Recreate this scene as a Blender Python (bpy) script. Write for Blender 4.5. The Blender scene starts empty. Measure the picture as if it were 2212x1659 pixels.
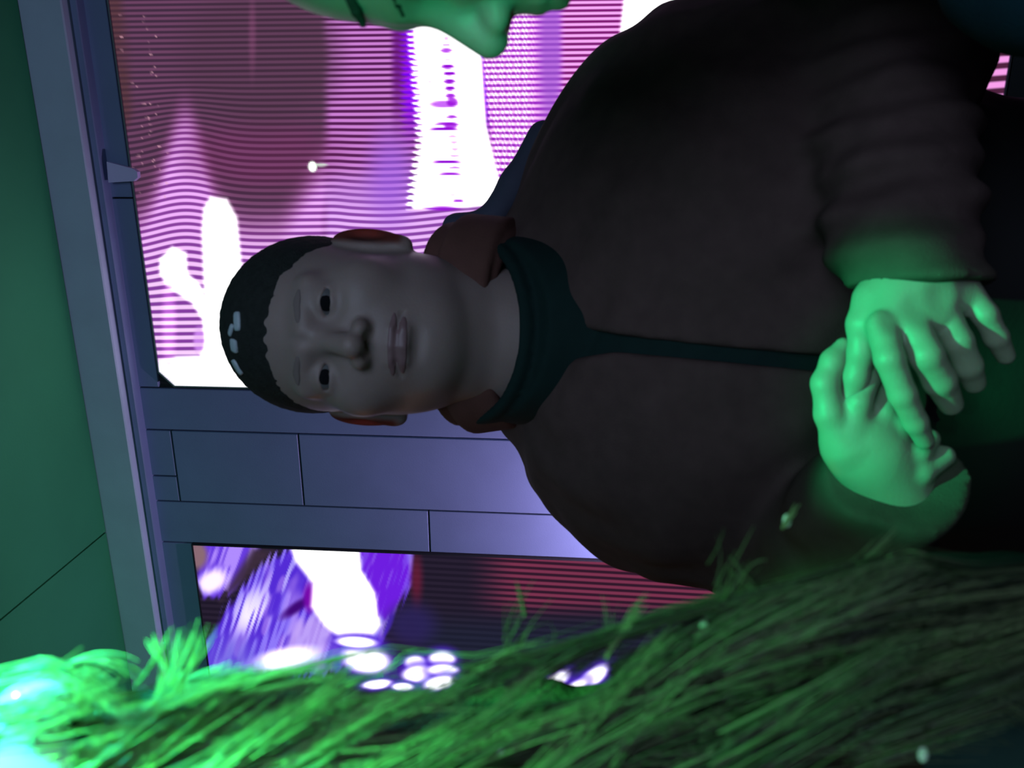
import bpy, math, random
import numpy as np
from mathutils import Matrix, Vector

# ------------------------------------------------------------------ camera, world, lights, exposure
S = bpy.context.scene
F = 1790.0                                   # focal length in pixels of the 2212 px frame
CAMZ = 1.55
PITCH, ROLL, YAW = math.radians(5.06), math.radians(1.26), math.radians(-17.28)
fwd = np.array([0, math.cos(PITCH), math.sin(PITCH)])
_r = np.array([1.0, 0, 0]); _u = np.cross(_r, fwd)
RT = math.cos(ROLL) * _r + math.sin(ROLL) * _u      # room's right as the phone sees it
UP = -math.sin(ROLL) * _r + math.cos(ROLL) * _u     # room's up as the phone sees it
CAM = np.array([0, 0, CAMZ])
# the phone is held on its side: the room's up points to the left edge of the picture
ix, iy = -UP, RT
cm = Matrix(((ix[0], iy[0], -fwd[0], CAM[0]), (ix[1], iy[1], -fwd[1], CAM[1]),
             (ix[2], iy[2], -fwd[2], CAM[2]), (0, 0, 0, 1)))
cd = bpy.data.cameras.new('camera'); cam = bpy.data.objects.new('camera', cd)
S.collection.objects.link(cam); cam.matrix_world = cm; S.camera = cam
cd.sensor_width = 36.0; cd.lens = 36.0 * F / 2212.0; cd.clip_start = 0.02; cd.clip_end = 60
cd.dof.use_dof = True; cd.dof.focus_distance = 1.6; cd.dof.aperture_fstop = 9.5
S.view_settings.view_transform = 'Standard'; S.view_settings.look = 'None'
S.view_settings.exposure = 0.0; S.view_settings.gamma = 1.0; S.view_settings.use_curve_mapping = False
w = bpy.data.worlds.new('dark_room'); S.world = w; w.use_nodes = True
w.node_tree.nodes['Background'].inputs[0].default_value = (0.5, 0.55, 0.62, 1)
w.node_tree.nodes['Background'].inputs[1].default_value = 0.034

def cf(a, b, d):                             # room right, room up, distance ahead -> world
    return CAM + RT * a + UP * b + fwd * d
def P(x, y, d):                              # point d metres ahead, in camera axes (a, b, d)
    return np.array([(829.5 - y) / F * d, (1106.0 - x) / F * d, d])
def PW(x, y, d): return cf(*P(x, y, d))

def spot(name, pos, target, energy, color, deg, blend=0.5, size=0.03):
    l = bpy.data.lights.new(name, 'SPOT'); l.energy = energy; l.color = color
    l.spot_size = math.radians(deg); l.spot_blend = blend; l.shadow_soft_size = size
    o = bpy.data.objects.new(name, l); S.collection.objects.link(o); o.location = Vector(pos)
    o.rotation_euler = (Vector(target) - Vector(pos)).to_track_quat('-Z', 'Y').to_euler()
    return o
def area(name, pos, target, energy, color, size):
    l = bpy.data.lights.new(name, 'AREA'); l.energy = energy; l.color = color; l.size = size
    o = bpy.data.objects.new(name, l); S.collection.objects.link(o); o.location = Vector(pos)
    o.rotation_euler = (Vector(target) - Vector(pos)).to_track_quat('-Z', 'Y').to_euler()
    return o
LG = (0.01, 1.0, 0.32)
spot('green_beam_on_hands', cf(0.02, 1.25, -0.05), cf(*P(1975, 830, 0.58)), 245, LG, 7.4, 0.5)
spot('green_beam_on_hands_front', cf(0.2, 0.5, -1.0), cf(*P(1965, 850, 0.58)), 24, LG, 6.5, 0.6)
spot('green_beam_on_hair', cf(0.35, 1.3, -0.5), cf(*P(230, 1700, 0.33)), 1500, (0.07, 1.0, 0.22), 11, 1.0)
spot('green_beam_on_hair_ends', cf(0.4, 0.9, -0.5), cf(*P(1050, 1720, 0.33)), 75, (0.08, 1.0, 0.24), 17, 1.0)
spot('cyan_beam_on_hair_top', cf(0.4, 1.2, -0.4), cf(*P(40, 1570, 0.27)), 800, (0.0, 0.85, 0.9), 3.2, 0.8)
spot('green_beam_on_profile', cf(-0.3, 0.12, -0.6), cf(*P(945, -110, 0.42)), 44, (0.03, 1.0, 0.42), 10, 0.5)
spot('green_wash_on_ceiling', cf(-1.0, 0.2, -0.4), cf(-2.0, 1.5, 1.6), 55, (0.10, 1.0, 0.30), 95, 1.0, 0.1)
area('blue_room_wash', cf(0.3, 0.95, -1.7), cf(0, 0.4, 3), 21, (0.55, 0.70, 1.0), 1.3)
area('warm_glow_beside', cf(-1.3, 0.3, 1.7), cf(0, 0.1, 0.9), 0.8, (1.0, 0.4, 0.2), 0.5)

# ------------------------------------------------------------------ helpers
def lin(c):
    c = np.asarray(c, float) / 255.0
    return np.where(c <= 0.04045, c / 12.92, ((c + 0.055) / 1.055) ** 2.4)

def principled(name, col, rough=0.6, spec=0.5, sss=0.0, sss_rad=(0.02, 0.006, 0.003), noise=0.0, nscale=30, bump=0.0,
               bscale=200, metal=0.0, attr=None, trans=0.0, col2=None):
    m = bpy.data.materials.new(name); m.use_nodes = True
    nt = m.node_tree; b = nt.nodes['Principled BSDF']
    b.inputs['Base Color'].default_value = (*col, 1); b.inputs['Roughness'].default_value = rough
    b.inputs['Specular IOR Level'].default_value = spec; b.inputs['Metallic'].default_value = metal
    if sss:
        b.inputs['Subsurface Weight'].default_value = sss
        b.inputs['Subsurface Radius'].default_value = sss_rad
        b.inputs['Subsurface Scale'].default_value = 1.0
    if noise or attr:
        mix = nt.nodes.new('ShaderNodeMix'); mix.data_type = 'RGBA'
        c2 = col2 if col2 else tuple(min(1, c * (1 + noise)) for c in col)
        c1 = col if col2 else tuple(c * (1 - noise) for c in col)
        mix.inputs[6].default_value = (*c1, 1); mix.inputs[7].default_value = (*c2, 1)
        if attr:
            a = nt.nodes.new('ShaderNodeAttribute'); a.attribute_name = attr
            nt.links.new(a.outputs['Fac'], mix.inputs[0])
        else:
            tc = nt.nodes.new('ShaderNodeTexCoord')
            n = nt.nodes.new('ShaderNodeTexNoise'); n.inputs['Scale'].default_value = nscale
            n.inputs['Detail'].default_value = 6
            nt.links.new(tc.outputs['Object'], n.inputs['Vector']); nt.links.new(n.outputs['Fac'], mix.inputs[0])
        nt.links.new(mix.outputs[2], b.inputs['Base Color'])
    if bump:
        tc = nt.nodes.new('ShaderNodeTexCoord')
        n2 = nt.nodes.new('ShaderNodeTexNoise'); n2.inputs['Scale'].default_value = bscale; n2.inputs['Detail'].default_value = 4
        bp = nt.nodes.new('ShaderNodeBump'); bp.inputs['Strength'].default_value = bump; bp.inputs['Distance'].default_value = 0.002
        nt.links.new(tc.outputs['Object'], n2.inputs['Vector'])
        nt.links.new(n2.outputs['Fac'], bp.inputs['Height']); nt.links.new(bp.outputs['Normal'], b.inputs['Normal'])
    return m

def mesh_obj(name, verts, faces, mat, parent=None, smooth=True, loc=None, kind=None):
    me = bpy.data.meshes.new(name)
    V = np.asarray(verts, float)
    if loc is None: loc = V.mean(0) if parent is None else np.zeros(3)
    if parent is not None: loc = np.array(parent.location)
    V = V - loc
    if isinstance(faces, np.ndarray):
        n = len(faces); k = faces.shape[1]
        me.vertices.add(len(V)); me.vertices.foreach_set('co', V.astype(np.float32).ravel())
        me.loops.add(n * k); me.loops.foreach_set('vertex_index', faces.astype(np.int32).ravel())
        me.polygons.add(n); me.polygons.foreach_set('loop_start', np.arange(0, n * k, k, dtype=np.int32))
        me.update(calc_edges=True)
    else:
        me.from_pydata(V.tolist(), [], faces)
    if smooth: me.polygons.foreach_set('use_smooth', [True] * len(me.polygons))
    me.materials.append(mat); me.validate(); me.update()
    o = bpy.data.objects.new(name, me); S.collection.objects.link(o)
    if parent is None: o.location = loc
    else: o.parent = parent; 
    if kind: o['kind'] = kind
    return o
_world = {}
def child(name, verts, faces, mat, parent, smooth=True, kind=None):
    """part whose local origin sits on its thing's (world) origin"""
    root = parent
    while root.parent: root = root.parent
    V = np.asarray(verts, float) - np.array(root.location)
    o = mesh_obj(name, V, faces, mat, None, smooth, loc=np.zeros(3), kind=kind)
    o.parent = parent
    return o
def thing(name, label, cat, loc, group=None):
    o = bpy.data.objects.new(name, None); S.collection.objects.link(o); o.empty_display_size = 0.1
    o.location = Vector(loc); o['label'] = label; o['category'] = cat
    if group: o['group'] = group
    return o
def tag(o, label=None, cat=None, group=None):
    if label: o['label'] = label
    if cat: o['category'] = cat
    if group: o['group'] = group
    return o

# ------------------------------------------------------------------ signed distance modelling
def surface_nets(fn, lo, hi, h):
    lo = np.asarray(lo, float); hi = np.asarray(hi, float)
    n = np.ceil((hi - lo) / h).astype(int) + 1
    ax = [lo[i] + h * np.arange(n[i]) for i in range(3)]
    D = np.empty(n, np.float32)
    for i0 in range(0, n[0], 24):                      # slabs keep memory small
        g = np.stack(np.meshgrid(ax[0][i0:i0 + 24], ax[1], ax[2], indexing='ij'), -1)
        D[i0:i0 + 24] = fn(g)
    D[0] = D[-1] = 1; D[:, 0] = D[:, -1] = 1; D[:, :, 0] = D[:, :, -1] = 1
    In = D < 0
    cnt = np.zeros(n - 1, np.int8)
    for a in (0, 1):
        for b in (0, 1):
            for c in (0, 1):
                cnt += In[a:n[0] - 1 + a, b:n[1] - 1 + b, c:n[2] - 1 + c]
    cells = np.argwhere((cnt > 0) & (cnt < 8))
    idx = -np.ones(n - 1, np.int64); idx[tuple(cells.T)] = np.arange(len(cells))
    acc = np.zeros((len(cells), 3)); k = np.zeros(len(cells))
    corners = [(a, b, c) for a in (0, 1) for b in (0, 1) for c in (0, 1)]
    for p in corners:
        for q in corners:
            if sum(q) - sum(p) == 1 and all(qq >= pp for pp, qq in zip(p, q)):
                d0 = D[tuple((cells + p).T)]; d1 = D[tuple((cells + q).T)]
                m = (d0 < 0) != (d1 < 0)
                t = np.where(m, d0 / np.where(m, d0 - d1, 1), 0)[:, None]
                pt = np.array(p) * (1 - t) + np.array(q) * t
                acc += pt * m[:, None]; k += m
    V = lo + h * (cells + acc / k[:, None])
    faces = []
    for axn in range(3):
        u, v = (axn + 1) % 3, (axn + 2) % 3
        sl0 = [slice(1, -1)] * 3; sl1 = [slice(1, -1)] * 3
        sl0[axn] = slice(0, -1); sl1[axn] = slice(1, None)
        e = np.argwhere(In[tuple(sl0)] != In[tuple(sl1)])
        off = np.array([1, 1, 1]); off[axn] = 0
        e = e + off
        du = np.zeros(3, int); du[u] = 1; dv = np.zeros(3, int); dv[v] = 1
        q = np.stack([idx[tuple((e - du - dv).T)], idx[tuple((e - dv).T)], idx[tuple(e.T)], idx[tuple((e - du).T)]], 1)
        ins = In[tuple(e.T)]
        q[~ins] = q[~ins][:, ::-1]
        faces.append(q)
    return V, np.concatenate(faces)
def smin(a, b, k):
    h = np.clip(0.5 + 0.5 * (b - a) / k, 0, 1)
    return b + (a - b) * h - k * h * (1 - h)
def smax(a, b, k): return -smin(-a, -b, k)
def sph(p, c, r): return np.linalg.norm(p - np.asarray(c), axis=-1) - r
def ell(p, c, r):
    q = p - np.asarray(c); r = np.asarray(r, float)
    k0 = np.linalg.norm(q / r, axis=-1); k1 = np.linalg.norm(q / r ** 2, axis=-1)
    return k0 * (k0 - 1) / np.maximum(k1, 1e-9)
def cone(p, a, b, r1, r2):
    a = np.asarray(a, float); b = np.asarray(b, float); ba = b - a
    t = np.clip(((p - a) @ ba) / (ba @ ba), 0, 1)
    return np.linalg.norm(p - a - t[..., None] * ba, axis=-1) - (r1 + (r2 - r1) * t)
def chain(p, pts, rs, k=0.004):
    d = None
    for i in range(len(pts) - 1):
        c = cone(p, pts[i], pts[i + 1], rs[i], rs[i + 1])
        d = c if d is None else smin(d, c, k)
    return d
def to_world(V): return CAM + V[:, :1] * RT + V[:, 1:2] * UP + V[:, 2:] * fwd
def rot(yaw, pitch, roll):                   # local x right, y face direction, z up
    cy, sy = math.cos(yaw), math.sin(yaw); cp, sp = math.cos(pitch), math.sin(pitch); cr, sr = math.cos(roll), math.sin(roll)
    Rz = np.array([[cy, -sy, 0], [sy, cy, 0], [0, 0, 1]]); Rx = np.array([[1, 0, 0], [0, cp, -sp], [0, sp, cp]])
    Ry = np.array([[cr, 0, sr], [0, 1, 0], [-sr, 0, cr]])
    return Rz @ Rx @ Ry
def fix_winding(V, Fc):
    c = V[Fc]; n = np.cross(c[:, 1] - c[:, 0], c[:, 2] - c[:, 0])
    vol = (c[:, 0] * n).sum()
    return Fc[:, ::-1] if vol < 0 else Fc

# ------------------------------------------------------------------ the wall and its coordinates
WD = 2.7
wdir = np.array([math.cos(YAW), math.sin(YAW), 0.0])
wnor = np.array([wdir[1], -wdir[0], 0.0])    # towards the camera
W0 = CAM + fwd * WD
def hit(x, y, off=0.0):                      # pixel of the photo -> (s, z) on the wall plane moved off metres into the room
    r = fwd + RT * (829.5 - y) / F + UP * (1106 - x) / F
    t = (np.dot(W0 - CAM, wnor) + off) / np.dot(r, wnor)
    q = CAM + r * t
    return float(np.dot(q - W0, wdir)), float(q[2])
def wp(s, z, off=0.0):
    q = W0 + wdir * s + wnor * off
    return np.array([q[0], q[1], z])
def pix(Q):                                  # world -> photo pixel, used to lay out the flat picture on the screens
    Q = Q - CAM; d = Q @ fwd
    return 1106 - (Q @ UP) / d * F, 829.5 - (Q @ RT) / d * F
def wbox(s0, s1, z0, z1, o0, o1, bev=0.0):
    v = []
    if bev:
        ring = [(s0, z0), (s1, z0), (s1, z1), (s0, z1)]
        v = [wp(s, z, o0) for s, z in ring] + [wp(s, z, o1 - bev) for s, z in ring]
        ring2 = [(s0 + bev, z0 + bev), (s1 - bev, z0 + bev), (s1 - bev, z1 - bev), (s0 + bev, z1 - bev)]
        v += [wp(s, z, o1) for s, z in ring2]
        f = [(3, 2, 1, 0)]
        for L in (0, 4):
            for i in range(4):
                j = (i + 1) % 4; f.append((L + i, L + j, L + 4 + j, L + 4 + i))
        f.append((8, 9, 10, 11))
        return v, f
    ring = [(s0, z0), (s1, z0), (s1, z1), (s0, z1)]
    v = [wp(s, z, o0) for s, z in ring] + [wp(s, z, o1) for s, z in ring]
    f = [(3, 2, 1, 0), (4, 5, 6, 7)] + [(i, (i + 1) % 4, 4 + (i + 1) % 4, 4 + i) for i in range(4)]
    return v, f

BO = 0.07                                    # the bulkhead under the ceiling stands out from the wall
zc = hit(155, 700, BO)[1]                    # ceiling height
zb = hit(238, 700, BO)[1]                    # bulkhead's lower edge
s1_left = hit(450, 833)[0]; z1_top = hit(292, 400)[1]; z1_bot = hit(2174, 150)[1]; s1_right = s1_left + 2.6
s2_right = hit(900, 1195)[0]; z2_top = hit(436, 1310)[1]; z2_bot = z1_bot; s2_left = s2_right - 1.6
print('ceiling', zc, 'bulkhead', zb, 'screen1', s1_left, z1_top, z1_bot, 'screen2', s2_right, z2_top)

m_wall = principled('wall_panel_paint', (0.20, 0.27, 0.46), 0.45, 0.4, noise=0.12, nscale=6, bump=0.15, bscale=300)
m_bulk = principled('bulkhead_paint', (0.46, 0.60, 0.74), 0.6, 0.3, noise=0.1, nscale=8, bump=0.1)
m_dark = principled('dark_backing', (0.01, 0.012, 0.018), 0.8)
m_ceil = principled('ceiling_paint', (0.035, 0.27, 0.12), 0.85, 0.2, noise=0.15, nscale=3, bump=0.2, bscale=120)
m_floor = principled('floor_vinyl', (0.03, 0.03, 0.032), 0.5, 0.4, noise=0.3, nscale=9)
m_metal = principled('screen_bezel_metal', (0.30, 0.30, 0.36), 0.35, metal=0.8)

v, f = wbox(-4.2, 2.4, 0, zc, -0.14, -0.012)
m_side_low = principled('dark_kick_panel', (0.03, 0.04, 0.045), 0.6)
back = mesh_obj('wall_back', v, f, m_dark, smooth=False); back['kind'] = 'structure'
sA = hit(705, 939)[0]; sB = hit(760, 1097)[0]
zj1 = hit(650, 1013)[1]; zj2 = hit(927, 1145)[1]; zj0 = hit(376, 985)[1]
def panel(s0, s1, z0, z1, low=False):
    g = 0.0028
    v, f = wbox(s0 + g, s1 - g, z0 + g, z1 - g, -0.012, 0.0, 0.0018)
    child('wall_panel', v, f, m_side_low if low else m_wall, back, smooth=False)
bw = 0.012
def column(s0, s1, zs, low=False):
    for a, b in zip(zs[:-1], zs[1:]): panel(s0, s1, a, b, low)
column(s1_left - bw, s1_left + 0.62, [z1_top + bw, zb + 0.05])
column(s1_left + 0.62, s1_left + 1.24, [z1_top + bw, zb + 0.05])
column(s1_left + 1.24, s1_left + 1.86, [z1_top + bw, zb + 0.05])
column(s1_left + 1.86, s1_right + bw, [z1_top + bw, zb + 0.05])
column(sA, s1_left - bw, [0.10, 0.95, zb + 0.05])
sM = hit(340, 1028)[0]
column(sB, sA, [0.10, 0.80, 1.32, zj1, zj0])
column(sB, sM, [zj0, zb + 0.05]); column(sM, sA, [zj0, zb + 0.05])
column(s2_right + 0.004, sB, [0.10, 0.62, zj2, zb + 0.05])
for k in range(3): column(s2_right - 0.62 * (k + 1), s2_right + 0.004 - 0.62 * k - (0.004 if k else 0), [z2_top + 0.006, zb + 0.05])
column(s1_right + bw, 2.4, [0.10, 1.1, zb + 0.05])
for k in range(3): column(s1_left + 0.87 * k - bw, s1_left + 0.87 * (k + 1) - bw, [0.10, z1_bot - bw], True)
for k in range(2): column(s2_left + 0.8 * k, s2_left + 0.8 * (k + 1), [0.10, z2_bot - bw], True)
for k in range(2): column(-4.2 + (s2_left + 4.2) / 2 * k, -4.2 + (s2_left + 4.2) / 2 * (k + 1), [0.10, 1.2, zb + 0.05])
v, f = wbox(-4.2, 2.4, 0, 0.10, -0.012, 0.012, 0.003)
o = mesh_obj('baseboard_back', v, f, m_dark, smooth=False); o['kind'] = 'structure'
v, f = wbox(-4.2, 2.4, zb, zc + 0.05, -0.012, BO, 0.004)
o = mesh_obj('trim_1', v, f, m_bulk, smooth=False); o['kind'] = 'structure'
tag(o, 'pale blue-grey bulkhead running under the ceiling')
v, f = wbox(-4.2, 2.4, zb - 0.028, zb - 0.006, -0.012, BO - 0.03, 0.003)
o = mesh_obj('trim_2', v, f, m_wall, smooth=False); o['kind'] = 'structure'

# room shell
def slab(name, c0, c1, m, kind='structure'):
    x0, y0, z0 = c0; x1, y1, z1 = c1
    v = [(x0, y0, z0), (x1, y0, z0), (x1, y1, z0), (x0, y1, z0), (x0, y0, z1), (x1, y0, z1), (x1, y1, z1), (x0, y1, z1)]
    f = [(3, 2, 1, 0), (4, 5, 6, 7), (0, 1, 5, 4), (1, 2, 6, 5), (2, 3, 7, 6), (3, 0, 4, 7)]
    o = mesh_obj(name, v, f, m, smooth=False); o['kind'] = kind
    return o
QL, QR = wp(-4.2, 0), wp(2.4, 0); BL, BR = QL + wnor * 5.6, QR + wnor * 5.6
def prism(name, corners, z0, z1, m):
    n = len(corners)
    v = [(c[0], c[1], z0) for c in corners] + [(c[0], c[1], z1) for c in corners]
    f = [tuple(range(n - 1, -1, -1)), tuple(range(n, 2 * n))] + [(i, (i + 1) % n, n + (i + 1) % n, n + i) for i in range(n)]
    o = mesh_obj(name, v, f, m, smooth=False); o['kind'] = 'structure'; return o
ext = 0.14
cs = [QL - wnor * ext, BL, BR, QR - wnor * ext]
prism('floor', cs, -0.12, 0.0, m_floor)
# ceiling boards: their joints run away from the screens' wall
ceil = prism('ceiling', cs, zc + 0.014, zc + 0.14, m_dark)
_ry = fwd + RT * (829.5 - 1290) / F + UP * (1106 - 60) / F
_sj = float(np.dot(CAM + _ry * (zc - CAMZ) / _ry[2] - W0, wdir))     # the one joint the photo shows
js = [-4.2, _sj, 2.4]; print('joint', _sj)
for a, b in zip(js[:-1], js[1:]):
    for (u0, u1) in ((BO, 1.25), (1.25, 2.7), (2.7, 4.15), (4.15, 5.6)):
        g = 0.003
        cc = [wp(a + g, 0, u0 + g), wp(b - g, 0, u0 + g), wp(b - g, 0, u1 - g), wp(a + g, 0, u1 - g)]
        v = [(c[0], c[1], zc) for c in cc] + [(c[0], c[1], zc + 0.014) for c in cc]
        child('ceiling_panel', v, [(3, 2, 1, 0), (4, 5, 6, 7), (0, 1, 5, 4), (1, 2, 6, 5), (2, 3, 7, 6), (3, 0, 4, 7)], m_ceil, ceil, smooth=False)
m_side = principled('side_wall_paint', (0.05, 0.06, 0.08), 0.7, noise=0.1)
prism('wall_left', [QL, QL - wdir * 0.12, BL - wdir * 0.12, BL], 0, zc, m_side)
prism('wall_right', [QR, BR, BR + wdir * 0.12, QR + wdir * 0.12], 0, zc, m_side)
prism('wall_front', [BL, BL + wnor * 0.12, BR + wnor * 0.12, BR], 0, zc, m_side)

# ------------------------------------------------------------------ LED screens
def ss(a, b, x): t = np.clip((x - a) / (b - a), 0, 1); return t * t * (3 - 2 * t)
def blob(x, y, cx, cy, rx, ry, soft=0.25, ang=0):
    c, s = math.cos(math.radians(ang)), math.sin(math.radians(ang))
    u = ((x - cx) * c + (y - cy) * s) / rx; v = (-(x - cx) * s + (y - cy) * c) / ry
    return 1 - ss(1 - soft, 1 + soft, np.hypot(u, v))
def poly_mask(x, y, pts, soft):              # signed distance of a polygon in picture coordinates
    d = np.full(x.shape, 1e9); inside = np.zeros(x.shape, bool); n = len(pts)
    for i in range(n):
        ax, ay = pts[i]; bx, by = pts[(i + 1) % n]; ex, ey = bx - ax, by - ay
        t = np.clip(((x - ax) * ex + (y - ay) * ey) / (ex * ex + ey * ey), 0, 1)
        d = np.minimum(d, np.hypot(x - ax - t * ex, y - ay - t * ey))
        if ay != by: inside ^= ((ay > y) != (by > y)) & (x < (bx - ax) * (y - ay) / (by - ay) + ax)
    d = np.where(inside, -d, d)
    return 1 - ss(-soft, soft, d)
rng = np.random.default_rng(5)
def vnoise(x, y, sc, seed=0):
    g = np.random.default_rng(seed).random((64, 64)); X = x / sc; Y = y / sc
    xi = np.floor(X).astype(int); yi = np.floor(Y).astype(int); fx = X - xi; fy = Y - yi
    fx = fx * fx * (3 - 2 * fx); fy = fy * fy * (3 - 2 * fy)
    G = lambda a, b: g[a % 64, b % 64]
    return (G(xi, yi) * (1 - fx) + G(xi + 1, yi) * fx) * (1 - fy) + (G(xi, yi + 1) * (1 - fx) + G(xi + 1, yi + 1) * fx) * fy

def paint_one(x, y):
    """returns low colour, high colour (sRGB 0-255, over 255 = blown out), stripe phase"""
    n = x.shape
    lo = np.empty(n + (3,)); hi = np.empty(n + (3,))
    lo[:] = (66, 44, 66); hi[:] = (108, 66, 98)
    def put(m, cl, ch):
        nonlocal lo, hi
        m = m[..., None]; lo = lo * (1 - m) + np.array(cl) * m; hi = hi * (1 - m) + np.array(ch) * m
    wob = (vnoise(x, y, 60, 3) - 0.5)
    put(ss(330 - 40, 260, x - wob * 30) * (1 - ss(380, 520, y)), (72, 46, 58), (92, 58, 68))     # brown left edge
    # lit lower area, rising in a hump at x=400 and falling off at 560
    edge = 470 - 240 * np.exp(-((x - 400) / 62.0) ** 2) - 150 * ss(590, 720, x) + 10 * wob - 130 * ss(280, 240, x) * 0
    lit = ss(edge - 70, edge + 90, y)
    put(lit * 0.55, (150, 50, 120), (190, 100, 190)); 
    put(lit ** 2, (140, 66, 160), (244, 178, 255))
    put(ss(690, 716, x - wob * 10), (88, 30, 86), (206, 128, 214))       # bright ruled band right of the dark shape
    put(ss(690, 716, x) * ss(330, 470, y), (140, 70, 170), (236, 180, 255))
    put(ss(440, 640, y) * 0.8, (130, 60, 160), (252, 214, 255))
    put(blob(x, y, 780, 415, 60, 34, 0.8) * 0.45, (170, 110, 210), (190, 130, 225))
    put(blob(x, y, 845, 380, 45, 90, 0.8) * 0.8, (150, 90, 220), (176, 110, 232))
    # red-violet shade around the dark shape
    put(blob(x, y, 560, 330, 150, 75, 0.5) * 0.6, (96, 36, 76), (128, 62, 112))
    put(blob(x, y, 560, 120, 165, 160, 0.3) * 0.8, (66, 44, 62), (94, 60, 86))
    put(blob(x, y, 545, 75, 7, 75, 0.8) * 0.5, (130, 70, 110), (140, 80, 120))
    # violet scalloped edge of the white bar
    put(ss(838, 858, x) * (1 - ss(150, 330, y)), (100, 24, 110), (120, 40, 150))
    ph0 = 2 * math.pi / 0.006 * np.log1p(0.006 * y / 11.6)
    put(ss(864, 880, x + 8 * np.sin(ph0)) * (1 - ss(200, 330, y)), (120, 10, 240), (170, 30, 250))
    W = (330, 330, 330)
    bar = poly_mask(x + 9 * np.sin(ph0) * (1 - ss(930, 950, x)), y, [(896, -200), (886, 30), (892, 120), (906, 300), (890, 400), (884, 452), (1010, 448), (1075, 440), (1080, 400), (1050, 270), (1042, 150), (1036, 40), (1030, -200)], 5)
    right = ss(1038, 1048, x - 0.10 * (y - 120))
    put(right, (160, 40, 200), (255, 190, 255))
    chk = 0.5 + 0.5 * np.sin(x * 2 * math.pi / 9.5) * np.sin(y * 2 * math.pi / 17)
    put(right * ss(0.45, 0.7, chk) * (1 - ss(1130, 1170, x)), (205, 120, 225), (300, 290, 300))
    put(blob(x, y, 1190, 100, 26, 200, 0.6) * 0.9, (150, 80, 200), (176, 100, 220))
    put(ss(1205, 1225, x) , (130, 30, 120), (250, 170, 250))
    put(poly_mask(x, y, [(1335, 110), (1350, -20), (1520, -200), (1700, -200), (1480, 60)], 6), W, W)
    put(bar, W, W)
    put(ss(1600, 1650, x), (78, 34, 62), (250, 160, 236))
    dash = [(964, 83, 7, 3, .4), (964, 97, 8, 3, .7), (964, 109, 13, 5, .8), (967, 129, 6, 3, .4), (967, 144, 14, 5, 1), (971, 159, 13, 5, 1), (971, 176, 13, 5, 1),
            (972, 191, 11, 5, 1), (973, 207, 11, 5, .9), (958, 225, 29, 8, .7), (977, 221, 12, 10, .8), (976, 253, 12, 4, .9), (965, 268, 26, 4, .9), (958, 279, 30, 4, 1), (974, 271, 14, 7, .8),
            (977, 294, 11, 2.5, .5), (981, 308, 9, 2.5, .5), (983, 323, 9, 2.5, .5), (982, 337, 10, 3, .6), (965, 350, 30, 4, 1), (982, 362, 12, 3, .8),
            (972, 376, 24, 3.4, .9), (990, 434, 12, 3.5, .8), (955, 450, 36, 4, 1), (978, 422, 6, 2, .4), (928, 176, 4, 3, .4)]
    for cx, cy, rx, ry, al in dash: put(blob(x, y, cx, cy, rx, ry, 0.35) * al, (150, 10, 215), (150, 10, 215))
    # white streaks lower left
    put(poly_mask(x, y, [(455, 425), (490, 430), (512, 470), (524, 600), (540, 660), (560, 900), (440, 900), (442, 640), (436, 500), (440, 450)], 7), W, W)
    put(poly_mask(x, y, [(345, 560), (372, 533), (402, 545), (405, 590), (432, 615), (450, 660), (452, 715), (415, 655), (360, 618), (345, 590)], 6), W, W)
    put(poly_mask(x, y, [(405, 600), (470, 640), (530, 900), (455, 900), (440, 740), (412, 640)], 8) * 0.0, W, W)
    put(poly_mask(x, y, [(340, 782), (380, 770), (430, 768), (440, 700), (600, 640), (600, 900), (340, 900)], 8), W, W)
    put(blob(x, y, 430, 735, 12, 28, .4), (200, 130, 235), (240, 190, 250)); put(blob(x, y, 365, 700, 14, 90, .6) * .7, (215, 120, 240), (330, 260, 330))
    put(blob(x, y, 675, 360, 9, 11, 0.3), (300, 330, 300), (300, 330, 300)); put(blob(x, y, 693, 356, 14, 3.5, .5) * .8, (220, 255, 220), (220, 255, 220))
    # sparkles
    sp = np.random.default_rng(9)
    for i in range(46):
        cx = 250 + 80 * sp.random(); cy = 30 + 400 * sp.random(); cx += cy * 0.1
        put(blob(x, y, cx, cy, 2.4, 2.0, .4) * sp.uniform(.2, .8), (235, 175, 190), (235, 175, 190))
    hump = 24 * np.exp(-((x - 400) / 85.0) ** 2) * ss(150, 300, y) * (1 - ss(520, 700, y))
    warp = hump - 7 * np.sin((x - 720) / 70.0) * ss(690, 760, x) * ss(200, 450, y) + 0.012 * (x - 500) * 1.0
    yy = y + warp
    ph = 2 * math.pi / 0.006 * np.log1p(0.006 * np.maximum(yy, -900) / 11.6)
    ph = np.where(x > 1600, 2 * math.pi * (y + 0.08 * (x - 2100)) / 27.0 + 1.9, ph)
    return lo, hi, ph

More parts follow.
